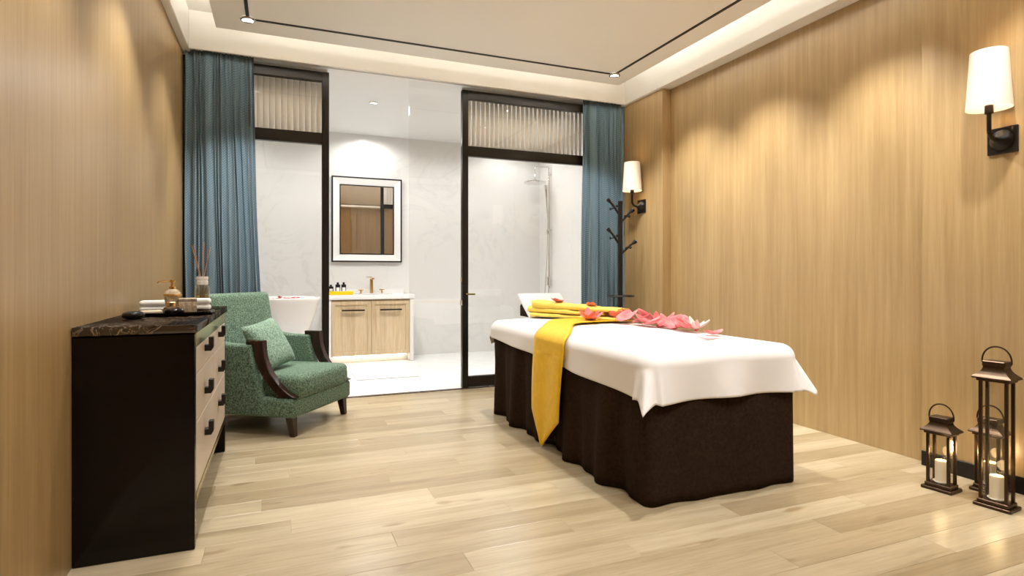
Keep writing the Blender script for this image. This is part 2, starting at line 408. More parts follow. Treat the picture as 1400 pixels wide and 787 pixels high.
box_ = bx((1.635, YG-.012, .86), (1.675, YG-.003, .99), .003); obj('lock_plate', box_, M['black'], hd)
for z in (1.02, .80): obj('hinge', bx((1.612, YG-.002, z), (1.626, YG+.03, z+.05), .002), M['chrome'], d1)
p2 = struct_root('window_2', 'frameless clear glass leaf beside the dark framed door')
obj('pane', bx((1.12, YG+.03, .012), (1.622, YG+.038, 2.90)), M['glass'], p2)

# short vertical blinds behind the transoms
def blinds(x0, x1, label):
    r = thing('vertical_blind', label, 'blind', (0, YG+.13, 0), 0, 'blinds behind the transoms')
    obj('headrail', bx((x0, -.012, 2.835), (x1, .022, 2.925), .002), M['white'], r)
    n = int((x1-x0)/.047); me = None
    bm = NB(); grid(bm, lambda u, v: (-.024+.048*u, -.014*math.sin(PI*u)+.030*(u-.5), 2.30+.53*v), 7, 2); me = mesh_of(bm, 'slat', 60); me.materials.append(M['slat'])
    for k in range(n):
        solid(obj('slat', me, M['slat'], r, loc=(x0+.028+k*(x1-x0-.05)/(n-1), 0, 0)), .002)
blinds(XL+.05, .40, 'pale vertical blind slats behind the left transom')
blinds(1.66, 3.38, 'pale vertical blind slats behind the transom of the glass door')

# ------------------------------------------------------------------ curtains
def curtain(name, label, xt0, xt1, xb0, xb1, y, n, amp, ph):
    rnd = random.Random(ph); jit = [rnd.uniform(-.3, .3) for _ in range(n+2)]; am = [rnd.uniform(.6, 1.25) for _ in range(n+2)]
    wv = [(rnd.uniform(.010, .022), rnd.uniform(1.3, 4.5), rnd.uniform(0, 6.28)) for _ in range(4)]
    def fn(u, v):
        z = .012+v*(2.90-.012); k = smooth01(1-v)
        x0 = xt0+(xb0-xt0)*k; x1 = xt1+(xb1-xt1)*k
        uw = u+sum(a*(math.sin(2*PI*f*u+p)-math.sin(p)*(1-u)-math.sin(2*PI*f+p)*u) for a, f, p in wv)
        s = max(0, min(.9999, uw))*n; i = int(s); f = s-i
        a = am[i]*(1-f)+am[i+1]*f; j = jit[i]*(1-f)+jit[i+1]*f
        th = 2*PI*(s+.25*j*(.6+.4*k))
        sn = math.sin(th+.5*math.sin(th))
        prof = 1-2*abs(math.sin(th/2+.2*j))**.75 if i % 3 != 1 else sn
        yy = y-amp*a*(.85+.25*k)*(.75*prof+.25*sn)
        xx = x0+(x1-x0)*(u+.010*math.sin(th+1.5+j)*(.6+.8*k))
        return (xx+.005*math.sin(3*z+i), min(5.262, yy), z)
    bm = grid(NB(), fn, n*14+1, 30)
    o = solid(obj(name, bm, M['curtain'], None, 80), .003); tag(o, label, 'curtain', 'teal curtains'); return o
curtain('curtain', 'teal blue woven curtain hanging in the left corner behind the armchair', XL+.02, -.205, XL+.02, -.135, 5.226, 14, .026, 3)
curtain('curtain', 'teal blue woven curtain hanging beside the black coat rack', 2.90, 3.395, 2.87, 3.40, 5.226, 12, .026, 8)

# ------------------------------------------------------------------ dresser
dr = thing('dresser', 'black lacquered dresser with cream drawers and dark marble top by the left wall', 'dresser', (-.513, 3.30, 0))
x0, x1, y0, y1 = -.205, .200, -.70, .70         # local: front faces +x
obj('side_panel', bx((x0, y0, 0), (x1, y0+.04, .862), .003), M['lacquer'], dr)
obj('side_panel', bx((x0, y1-.04, 0), (x1, y1, .862), .003), M['lacquer'], dr)
obj('carcass', bx((x0, y0+.04, .19), (x1-.03, y1-.04, .86), .002), M['lacquer'], dr)
obj('marble_top', bx((x0, y0-.006, .866), (x1+.010, y1+.006, .900), .004, 2), M['dark_marble'], dr)
obj('brass_band', bx((x1-.03, y0+.04, .803), (x1+.002, y1-.04, .865), .002), M['brass'], dr)
obj('brass_base', bx((x1-.03, y0+.04, .185), (x1+.002, y1-.04, .215), .002), M['brass'], dr)
hb = NB()
prism(hb, [(0, -.032), (.028, -.032), (.037, -.016), (.037, .030), (.017, .030), (.017, -.004), (0, -.004)], -.020, .020, 'y', .0015, 1)
hme = mesh_of(hb, 'handle'); hme.materials.append(M['black'])
for j, (ya, yb) in enumerate(((y0+.042, -.001), (.001, y1-.042))):
    for (za, zb) in ((.217, .490), (.494, .690), (.694, .801)):
        d = obj('drawer', bx((x1-.02, ya, za), (x1, yb, zb), .002), M['drawer'], dr)
        zc = {.217: .405, .494: .593, .694: .785}[za]
        obj('handle', hme, M['black'], d, loc=(x1-.001, (-.36 if j == 0 else .26), zc))

TZ = .9005
# objects on the dresser
def pebble(loc, sx, sy, h, label):
    bm = lathe(NB(), [(0, 0), (.6, .02), (.9, .2), (1, .5), (.86, .8), (.5, .97), (0, 1)], 28, cap=False)
    bm.transform(Matrix.Diagonal((sx, sy, h, 1)))
    return tag(obj('candle_bowl', bm, M['pebble'], None, 70, loc), label, 'stone')
pebble((-.600, 2.99, TZ), .046, .046, .036, 'round black polished stone at the wall side of the marble dresser top')
t_ = thing('round_tray', 'round black lacquer tray holding bath things on the dresser', 'tray', (-.476, 3.26, TZ))
obj('tray_plate', lathe(NB(), [(0, 0), (.155, 0), (.170, .010), (.172, .018), (.166, .018), (.158, .008), (0, .007)], 40), M['pebble'], t_)
TB = TZ+.0075
pebble((-.468, 3.165, TB), .044, .044, .030, 'round black polished stone on the front of the round tray')
# small perfume jar
j = thing('small_jar', 'small dark glass jar with gold lid on the round tray', 'jar', (-.490, 3.235, TB))
obj('jar_body', lathe(NB(), [(0, 0), (.026, 0), (.036, .012), (.034, .028), (.020, .036), (0, .036)], 24), mat('amber_glass', (.09, .045, .015), .08), j)
obj('lid', lathe(NB(), [(0, .036), (.018, .036), (.019, .052), (.016, .055), (0, .055)], 20), M['gold'], j)
so = thing('soap_bar', 'cream soap bar lying on the left side of the round tray', 'soap', (-.575, 3.235, TB), .3)
obj('bar', bx((-.045, -.028, 0), (.045, .028, .016), .006, 3), mat('cream_soap', (.70, .58, .38), .5), so)
# stone box
sb = thing('stone_box', 'square travertine jar on the right side of the round tray', 'jar', (-.432, 3.33, TB), .12)
obj('box_body', bx((-.040, -.040, 0), (.040, .040, .056), .004, 2), M['stone'], sb)
obj('box_lid', bx((-.041, -.041, .057), (.041, .041, .070), .004, 2), M['stone'], sb)
# soap dispenser
sd = thing('soap_dispenser', 'travertine soap dispenser with gold pump standing on the round tray', 'dispenser', (-.505, 3.365, TB))
obj('bottle_body', lathe(NB(), [(0, 0), (.034, 0), (.036, .012), (.030, .022), (.037, .075), (.039, .088), (.034, .100), (.022, .112), (.013, .116), (0, .116)], 28), M['stone'], sd)
obj('band', lathe(NB(), [(.037, .080), (.041, .082), (.041, .090), (.037, .092)], 28, cap=False), M['gold'], sd)
pm = obj('pump', lathe(NB(), [(0, .116), (.015, .116), (.016, .128), (.009, .131), (.007, .150), (.012, .151), (.012, .162), (0, .163)], 20), M['gold'], sd)
obj('spout', tube(NB(), [(.004, 0, .156), (-.03, 0, .156), (-.062, 0, .153), (-.068, 0, .147)], [.005, .0045, .004, .0035], 8), M['gold'], pm)
# folded towels
def roll_towel(loc, rz, label, L=.10, h=.030):
    bm = NB()
    for k in range(2):
        box(bm, (-L, -.048, k*h), (L, .048, (k+1)*h-.001), .0135, 3)
    o = tag(obj('folded_towel', bm, M['towel'], None, 50, loc, (0, 0, rz)), label, 'towel', 'white towels on the dresser')
    return o
roll_towel((-.600, 3.56, TZ), .10, 'folded white hand towel left behind the soap dispenser', .085)
roll_towel((-.425, 3.60, TZ), -.05, 'folded white hand towel right behind the travertine box', .068, .033)
# reed diffuser
rd = thing('reed_diffuser', 'glass reed diffuser bottle with white collar and rattan reeds on the dresser', 'reed diffuser', (-.424, 3.84, TZ))
rd.scale = (1.05, 1.05, 1.27)
obj('bottle', lathe(NB(), [(0, 0), (.036, 0), (.039, .004), (.039, .088), (.034, .102), (.026, .110), (.024, .110), (.031, .101), (.036, .087), (.036, .006), (0, .004)], 28), M['jarglass'], rd)
obj('oil', lathe(NB(), [(0, .006), (.034, .006), (.034, .060), (0, .060)], 24), M['oil'], rd)
obj('collar', lathe(NB(), [(.020, .108), (.030, .108), (.031, .124), (.027, .128), (.031, .132), (.031, .146), (.020, .146)], 24), M['white'], rd)
for k, (tx, ty, h) in enumerate(((-.060, .02, .29), (-.046, -.02, .295), (.006, .03, .31), (.012, -.01, .30), (.044, .02, .285))):
    obj('reed', tube(NB(), [(-tx*.25, -ty*.2, .02), (tx*.1, ty*.1, .13), (tx*.9, ty, h)], .0022, 6), M['reed'], rd)

# ------------------------------------------------------------------ armchair (local +x = front)
ch = thing('armchair', 'green boucle armchair with dark curved wooden arm fronts', 'armchair', (-.025, 4.64, 0), math.atan2(-.583, .812))
obj('base_frame', bx((-.36, -.375, .13), (.41, .375, .265), .025, 3), M['green'], ch)
bm = bx((-.30, -.325, .245), (.425, .325, .405), .045, 4)
for v in bm.verts:
    if v.co.z > .34: v.co.z += .022*max(0, 1-(v.co.x/.45)**2)*max(0, 1-(v.co.y/.36)**2)
obj('seat_cushion', bm, M['green'], ch, 60)
# backrest: padded slab leaning backwards, slightly wider at the top
bm = NB()
def back_fn(u, v):
    th = 2*PI*u
    n_ = 5.0; cx, sx = math.cos(th), math.sin(th)
    ex = math.copysign(abs(cx)**(2/n_), cx); ey = math.copysign(abs(sx)**(2/n_), sx)
    zz = .20+v*.755
    edge = min(1, (1-v)/.05); sc = .80+.20*math.sqrt(max(0, 1-(1-edge)**2))
    x = -.21-.15*v+ex*.070*sc; y_ = ey*(.315+.025*v)*(.955+.045*sc/1)
    return (x, y_, zz-(.0 if edge >= 1 else .0))
bm = grid(NB(), back_fn, 64, 40, True)
top = [v for v in bm.verts if abs(v.co.z-.955) < 1e-4]
bm.faces.new(sorted(top, key=lambda v: math.atan2(v.co.y, (v.co.x+.36)*4)))
obj('backrest', bm, M['green'], ch, 60)
for s in (-1, 1):
    # upholstered side: high at the back, raked front edge
    poly = [(-.36, .14), (.22, .14), (.175, .22), (.115, .42), (.075, .615), (-.10, .620), (-.25, .635), (-.375, .655), (-.395, .60)]
    ya, yb = (.295, .385) if s > 0 else (-.385, -.295)
    obj('arm_side', prism(NB(), poly, ya, yb, 'y', .022, 3), M['green'], ch, 50)
    # dark wooden arm front: flat top, concave sweep down to the rail
    outer, inner = [], []
    for k in range(15):
        q = k/14
        outer.append((.165+.255*q**1.9, .615-.345*(1-(1-q)**1.25)))
    inner = [(outer[k][0]-(.078-.010*(k/14)), outer[k][1]-.022*(k/14)) for k in range(14, -1, -1)]
    inner[0] = (.27, .265); inner[1] = (.262, .285)
    poly = [(.03, .618), (.03, .648), (.162, .648)]+outer+inner
    ya, yb = (.318, .368) if s > 0 else (-.368, -.318)
    obj('arm_front', prism(NB(), poly, ya, yb, 'y', .004, 1), M['darkwood'], ch, 40)
    for x_ in (.355, -.31):
        bm = NB(); lo_, hi_ = .017, .027
        lx = .02 if x_ > 0 else -.03
        t2 = [bm.verts.new((x_+lx+a*lo_, s*.325+b*lo_, 0)) for a, b in ((-1, -1), (1, -1), (1, 1), (-1, 1))]
        t3 = [bm.verts.new((x_+a*hi_, s*.325+b*hi_, .135)) for a, b in ((-1, -1), (1, -1), (1, 1), (-1, 1))]
        for q in range(4): bm.faces.new((t2[q], t2[(q+1) % 4], t3[(q+1) % 4], t3[q]))
        bm.faces.new(t2[::-1]); bm.faces.new(t3)
        obj('leg', bm, M['darkwood'], ch, 0)
# cushion leaning against the back
def pillow(name, label, S, T, material, Mx):
    def side(sg):
        def fn(u, v):
            a, b = 2*u-1, 2*v-1
            k = (max(0, (1-a**4))*max(0, (1-b**4)))**.6
            pin = 1-.07*(1-abs(a)**2)*0-.05*((1-a*a)*abs(b)**3)
            pin2 = 1-.05*((1-b*b)*abs(a)**3)
            return (a*S*pin2, b*S*pin, sg*T*k)
        return fn
    bm = grid(NB(), side(1), 22, 22); grid(bm, side(-1), 22, 22)
    bmesh.ops.remove_doubles(bm, verts=bm.verts, dist=1e-4)
    o = obj(name, bm, material, None, 80); o.matrix_world = Mx
    return tag(o, label, 'cushion')
chM = Matrix.Translation((-.025, 4.64, 0)) @ Matrix.Rotation(math.atan2(-.583, .812), 4, 'Z')
M['green2'] = fabric('light_green_boucle', (.06, .135, .09), (.35, .48, .37), 105, bump=.5, con=.14)
pillow('throw_cushion', 'lighter green square cushion leaning on the armchair seat', .185, .062, M['green2'],
       chM @ Matrix.Translation((.02, -.10, .590)) @ Matrix.Rotation(math.radians(62), 4, 'Y') @ Matrix.Rotation(math.radians(8), 4, 'Z'))

# ------------------------------------------------------------------ massage bed
BXa, BXb, BYa, BYb, BT = 1.585, 2.555, 2.25, 4.40, .725
bed = thing('massage_bed', 'massage bed with dark brown skirt in the middle of the room', 'massage bed', ((BXa+BXb)/2, (BYa+BYb)/2, 0))
ox, oy = (BXa+BXb)/2, (BYa+BYb)/2
hx, hy = (BXb-BXa)/2, (BYb-BYa)/2
obj('mattress', bx((-hx+.02, -hy+.02, .55), (hx-.02, hy-.02, BT-.006), .04, 3), M['sheet'], bed)
obj('bed_base', bx((-hx+.05, -hy+.05, .02), (hx-.05, hy-.05, .549), .01), M['black'], bed)
def rrect(s, hx, hy, r):
    """point and normal at arc-length fraction s of a rounded rectangle"""
    segs = [('l', (hx, -hy+r), (hx, hy-r), (1, 0)), ('a', (hx-r, hy-r), 0), ('l', (hx-r, hy), (-hx+r, hy), (0, 1)), ('a', (-hx+r, hy-r), PI/2),
            ('l', (-hx, hy-r), (-hx, -hy+r), (-1, 0)), ('a', (-hx+r, -hy+r), PI), ('l', (-hx+r, -hy), (hx-r, -hy), (0, -1)), ('a', (hx-r, -hy+r), 1.5*PI)]
    lens = [(math.dist(g[1], g[2]) if g[0] == 'l' else r*PI/2) for g in segs]; tot = sum(lens); d = (s % 1)*tot
    for g, L in zip(segs, lens):
        if d <= L or g is segs[-1]:
            f = min(1, d/L)
            if g[0] == 'l': return (g[1][0]+(g[2][0]-g[1][0])*f, g[1][1]+(g[2][1]-g[1][1])*f), g[3], d, tot
            a = g[2]+f*PI/2; return (g[1][0]+r*math.cos(a), g[1][1]+r*math.sin(a)), (math.cos(a), math.sin(a)), d, tot
        d -= L
rs = random.Random(5); phs = [rs.uniform(0, 6.28) for _ in range(8)]
def skirt_fn(u, v):
    (x, y_), nrm, _, tot = rrect(u, hx-.01, hy-.01, .05)
    a = u*tot; z = .004+v*.676; k = (1-v)
    w_ = (.016*math.sin(a*17+phs[0]+1.2*math.sin(a*2.3))+.009*math.sin(a*31+phs[1])+.012*math.sin(a*6.1+phs[2]))
    front = 1 if nrm[1] > -.5 else .22
    off = w_*(.30+1.25*k)*front+.006*k
    return (x+nrm[0]*off, y_+nrm[1]*off, z)
solid(obj('skirt', grid(NB(), skirt_fn, 420, 16, True), M['skirt'], bed, 80), .003)
# white sheet draped over the top
def drape(u, v):
    r = .075
    ex0 = .100+.105*(1-v)**1.3; ex1 = .175; ey0 = .212; ey1 = .16
    cu = -hx-ex0+u*(2*hx+ex0+ex1); cv = -hy-ey0+v*(2*hy+ey0+ey1)
    ix, iy = hx-r, hy-r
    px_, py_ = max(-ix, min(ix, cu)), max(-iy, min(iy, cv))
    du, dv = cu-px_, cv-py_
    o = math.hypot(du, dv)
    if o > 1e-7: o *= 1-.20*(2*abs(du*dv)/(o*o))**2
    z = BT+.012*max(0, 1-(px_/hx)**2)*1.0
    if o < 1e-7:
        return (px_, py_, z+.0015*math.sin(px_*21+2*math.sin(py_*5))*math.sin(py_*13))
    hh = math.hypot(du, dv); dx, dy = du/hh, dv/hh
    if o < r*PI/2: a = o/r; out, dn = r*math.sin(a), r*(1-math.cos(a))
    else: out, dn = r, r+(o-r*PI/2)
    out += .010
    if dn > r:
        q = dn-r
        cor = min(abs(dx), abs(dy))*1.42                      # 1 right at a corner
        tt = px_*1.0*abs(dy)+py_*abs(dx)
        ang = math.atan2(dy, dx)
        out += q*(.05+.10*cor)+q*(.11*math.sin(tt*11+1.3+math.sin(tt*4)))*(1-cor)**2+q*.10*math.sin(ang*8+.9)*min(1, cor*2)
        if dy < 0: out += q*(.40 if dx > 0 else .30)*cor
    return (px_+dx*out, py_+dy*out, z-dn)
sh = solid(obj('sheet', grid(NB(), drape, 130, 230), M['sheet'], None, 80, loc=(ox, oy, 0)), .003, 0)
tag(sh, 'white cotton sheet draped over the massage bed', 'sheet')
# raised head rest
hr = thing('face_cradle', 'white covered head rest raised at the far end of the massage bed', 'head rest', (2.10, 4.475, BT+.013))
obj('wedge', prism(NB(), [(-.14, .0), (.12, .0), (.12, .09), (.05, .135)], -.165, .20, 'x', .006, 2), M['skirt'], hr)
hc = NB()
box(hc, (-.195, -.16, -.016), (.215, .17, .018), .014, 3, Matrix.Translation((0, -.03, .088)) @ Matrix.Rotation(math.radians(35), 4, 'X'))
obj('pad', hc, M['sheet'], hr)
box(hc := NB(), (-.17, .07, .120), (.20, .15, .165), .018, 3); obj('bolster', hc, M['sheet'], hr)

# yellow sash over the bed
SY0, SY1 = 3.02, 3.45
def sash_path():
    P = []
    x = 2.48
    while x > BXa+.075: P.append((x, BT+.020+.012*max(0, 1-((x-ox)/hx)**2))); x -= .05
    for k in range(9):
        a = k/8*PI/2; P.append((BXa+.070-.100*math.sin(a), BT-.055+.073*math.cos(a)))
    for k in range(1, 30): z = BT-.055-k/29*(BT-.055-.012); P.append((BXa-.030-.012*math.sin(PI*k/29)-.010*k/29, z))
    return P
SP = sash_path()
def sash_fn(u, v):
    s = v*(len(SP)-1); i = min(int(s), len(SP)-2); f = s-i
    x = SP[i][0]*(1-f)+SP[i+1][0]*f; z = SP[i][1]*(1-f)+SP[i+1][1]*f
    ya, yb = SY0, SY1
    sw_ = smooth01((x-1.53)/.46)*.56+max(0, x-1.95)*.14
    ya += sw_; yb += sw_*.9
    if x < BXa-.01 and z < BT-.1:
        q = (BT-.1-z)/(BT-.1); ya += .06*q
        if z < .215:
            p = 1-z/.215; ya += (3.315-ya)*p; yb += (3.319-yb)*p
    if x > BXa: yb -= .0
    return (x-.006*math.sin(u*PI*3)*(1 if z < .6 else 0), ya+(yb-ya)*u, z)
so_ = solid(obj('sash', grid(NB(), sash_fn, 12, 150), M['yellow'], None, 80), .003, 0)
tag(so_, 'golden yellow pointed runner laid across the massage bed', 'runner')

# folded yellow robe lying along the bed
rb = thing('folded_robe', 'folded yellow towel robe lying on the massage bed behind the petals', 'towel', (2.210, 4.075, BT+.024), math.atan2(-.70, .44))
def slab(L, Wd, z0, z1, bulge, wav, ph, y0=0.0):
    def fn(u, v):
        th = 2*PI*u; n_ = 3.2; c_, s_ = math.cos(th), math.sin(th)
        ey = math.copysign(abs(c_)**(2/n_), c_); ez = math.copysign(abs(s_)**(2/n_), s_)
        x = -L/2+L*v
        wv = wav*math.sin(v*7+ph)
        h = (z1-z0)/2*(1+bulge*(0.5-v)*1.2)*(1+.06*math.sin(v*23+ph))
        zc = z0+h+abs(wv)
        return (x+.012*math.sin(th*2+ph), y0+ey*Wd/2*(1+.06*math.sin(v*9+ph))+.012*math.sin(v*5+ph), zc+ez*h)
    bm = grid(NB(), fn, 36, 40, True)
    for vv in (0, 1):
        pts = [w for w in bm.verts]
    loops = {}
    b_edges = [e for e in bm.edges if len(e.link_faces) == 1]
    bmesh.ops.holes_fill(bm, edges=b_edges, sides=0)
    return bm
obj('fold_layer', slab(.78, .27, 0, .030, .3, .0, 0.3), M['yellow_towel'], rb, 70, loc=(.02, 0, 0))
obj('fold_layer', slab(.70, .23, .029, .068, .55, .004, 1.7, .01), M['yellow_towel'], rb, 70, loc=(-.07, 0, 0))
obj('fold_layer', slab(.78, .21, .062, .110, .75, .005, 0.9, .0), M['yellow_towel'], rb, 70, loc=(.015, 0, -.004))

# petals
def petal_mesh(L, Wd, cup, curl, name):
    def fn(u, v):
        a = 2*u-1; w_ = Wd*math.sin(PI*min(1, .10+.90*v)**.75)**.8*(1-.0*v) if v < 1 else 0
        w_ = Wd*(math.sin(PI*(.06+.92*v)**.85))**.75
        return (L*(v-.5), a*w_/2, cup*(a*a)*w_/Wd+curl*(2*v-1)**2)
    return mesh_of(grid(NB(), fn, 7, 11), name, 80)
pm1 = petal_mesh(.155, .120, .024, .026, 'petal'); pm1.materials.append(M['petal'])
pm2 = petal_mesh(.160, .080, .016, .026, 'petal'); pm2.materials.append(M['petal'])
pm3 = petal_mesh(.125, .040, .008, .012, 'petal'); pm3.materials.append(M['palepetal'])
PT = BT+.016
rp = random.Random(11)
row_pts = [(2.41, 3.74), (2.36, 3.48), (2.48, 3.64), (2.43, 3.36), (2.50, 3.45), (2.47, 3.26), (2.37, 3.28), (2.49, 3.15), (2.42, 3.08), (2.50, 3.00), (2.45, 2.94),
           (2.45, 3.55), (2.38, 3.62), (2.40, 3.18), (2.50, 3.32), (2.47, 3.05), (2.39, 2.88)]
for i, (x, y_) in enumerate(row_pts):
    o = obj('flower_petal', (pm1, pm2)[i % 3 == 2], M['petal'])
    tl = rp.uniform(-.75, -.25)
    onsash = .012 if y_ > 3.4 else 0
    o.location = (x-.02, y_+.09, PT+.025+onsash)
    o.rotation_euler = (rp.uniform(-.5, .5), tl, rp.uniform(-.9, .9)+(.4 if i % 2 else 2.6))
    solid(o, .0012)
    tag(o, 'coral pink flower petal in the scattered row on the bed sheet', 'petal', 'pink petals scattered in a row on the bed')
def flower(loc, label, me, n, tilt, sc=1.0, rz=0):
    f = thing('flower', label, 'flower', loc, rz, 'pink flowers on the bed')
    obj('flower_center', lathe(NB(), [(0, 0), (.010, .002), (.012, .010), (.006, .022), (0, .024)], 10), M['gold_stamen'], f)
    for k in range(n):
        a = 2*PI*k/n+.3*math.sin(k*2.1); tt = tilt*(.6+.6*math.sin(k*1.7)**2)
        m_ = Matrix.Rotation(a, 4, 'Z') @ Matrix.Rotation(-tt, 4, 'Y') @ Matrix.Translation((.055*sc, 0, .006)) @ Matrix.Scale(sc, 4)
        o = obj('petal', me, M['petal'], f); o.matrix_local = m_; solid(o, .0012)
flower((2.13, 3.72, BT+.022), 'coral pink six petalled flower beside the yellow robe', pm2, 6, .55, .95)
flower((2.42, 2.90, BT+.016), 'pale pink spiky flower at the near end of the petal row', pm3, 8, .60, 1.0, .4)
for x, y_, rz, lb in ((2.40, 2.72, .2, 'flat coral petal lying just in front of the pale spiky flower'), (2.19, 2.52, -.9, 'single pale petal lying alone near the foot of the bed')):
    o = obj('flower_petal', pm2 if y_ > 2.6 else pm3.copy(), M['petal']); o.location = (x, y_, BT+.016); o.rotation_euler = (0, 0, rz); solid(o, .0012); tag(o, lb, 'petal')
for (x, y_, z, rz, lb) in ((2.12, 4.22, .868, .5, 'pink petal resting on the far half of the yellow robe'), (2.28, 3.96, .846, .9, 'pink petal resting on the near half of the yellow robe')):
    o = obj('flower_petal', pm2, M['petal']); o.location = (x, y_, z); o.rotation_euler = (0, .1, rz); solid(o, .0012); tag(o, lb, 'petal')

# ------------------------------------------------------------------ wall sconces
def sconce(loc, label):
    s = thing('wall_sconce', label, 'wall lamp', loc, 0, 'wall sconces')      # at the wall, lamp points to -x
    obj('wall_plate', bx((-.012, -.068, -.068), (0, .068, .068), .003), M['black'], s)
    bm = lathe(NB(), [(.054, 0), (.050, .012), (.036, .030), (.018, .044), (.012, .056), (0, .058)], 28)
    bm.transform(Matrix.Rotation(-PI/2, 4, 'Y')); bm.transform(Matrix.Translation((-.012, 0, 0)))
    obj('boss', bm, M['black'], s)
    pts = [(-.055, 0, 0)]+[(-.075-.045*math.sin(a), 0, .045-.045*math.cos(a)) for a in (0, .4, .8, 1.2, PI/2)]+[(-.12, 0, .10), (-.12, 0, .135)]
    obj('arm', tube(NB(), pts, .010, 12), M['black'], s)
    obj('socket', lathe(NB(), [(0, .125), (.018, .125), (.019, .130), (.019, .165), (.016, .168), (0, .168)], 20, (-.12, 0, 0)), M['black'], s)
    bm = lathe(NB(), [(.096, .150), (.078, .438), (.076, .438), (.094, .150)], 40, (-.12, 0, 0), cap=False)
    bmesh.ops.remove_doubles(bm, verts=bm.verts, dist=1e-5)
    obj('shade', bm, M['shade'], s)
    l = bpy.data.lights.new('bulb', 'POINT'); l.energy = 1.6; l.color = (1, .80, .55); l.shadow_soft_size = .03
    lo = bpy.data.objects.new('bulb_light', l); C.objects.link(lo); lo.location = (loc[0]-.12, loc[1], loc[2]+.30)
sconce((3.445, 1.785, 1.785), 'black wall sconce with white tapered shade above the lanterns')
sconce((3.412, 4.905, 1.785), 'black wall sconce with white tapered shade beside the far curtain')

# ------------------------------------------------------------------ coat rack
cr = thing('coat_rack', 'black metal coat rack with angled branches in front of the right curtain', 'coat rack', (3.10, 4.823, 0))
obj('base', lathe(NB(), [(0, 0), (.17, 0), (.17, .012), (.16, .018), (.03, .028), (0, .028)], 36), M['black'], cr)
obj('pole', tube(NB(), [(0, 0, .02), (0, 0, 1.0), (0, 0, 1.815)], .024, 16), M['black'], cr)
for z, ang, L in ((1.67, 2.75, .115), (1.60, -.45, .12), (1.38, 2.75, .115), (1.29, -.45, .14)):
    dx, dy = math.cos(ang), math.sin(ang)
    up = .155 if ang > 0 else .125
    b_ = obj('branch', tube(NB(), [(0, 0, z), (dx*L*.7, dy*L*.7, z+up*.75), (dx*L, dy*L, z+up)], [.012, .011, .011], 10), M['black'], cr)
    obj('tip', tube(NB(), [(dx*L*.84, dy*L*.84, z+up*.86), (dx*L, dy*L, z+up), (dx*L*1.10, dy*L*1.10, z+up*1.08)], [.013, .020, .017], 12), M['black'], b_)
    for k, sg in ((.50, -1), (.62, 1)):
        cx_, cy_, cz_ = dx*L*k, dy*L*k, z+up*k
        e = (cx_+sg*.038*(-dy)*.6+sg*.022, cy_+sg*.038*dx, cz_-.004)
        obj('peg', tube(NB(), [(cx_, cy_, cz_), e, (e[0]+(e[0]-cx_)*.3, e[1]+(e[1]-cy_)*.3, e[2])], [.006, .006, .015], 10), M['black'], b_)
rg = obj('ring', tube(NB(), [(.13*math.cos(2*PI*k/36), .13*math.sin(2*PI*k/36), .885) for k in range(36)], .007, 8, True), M['black'], cr)
obj('cross_bar', tube(NB(), [(-.13, 0, .885), (.13, 0, .885)], .006, 8), M['black'], rg)

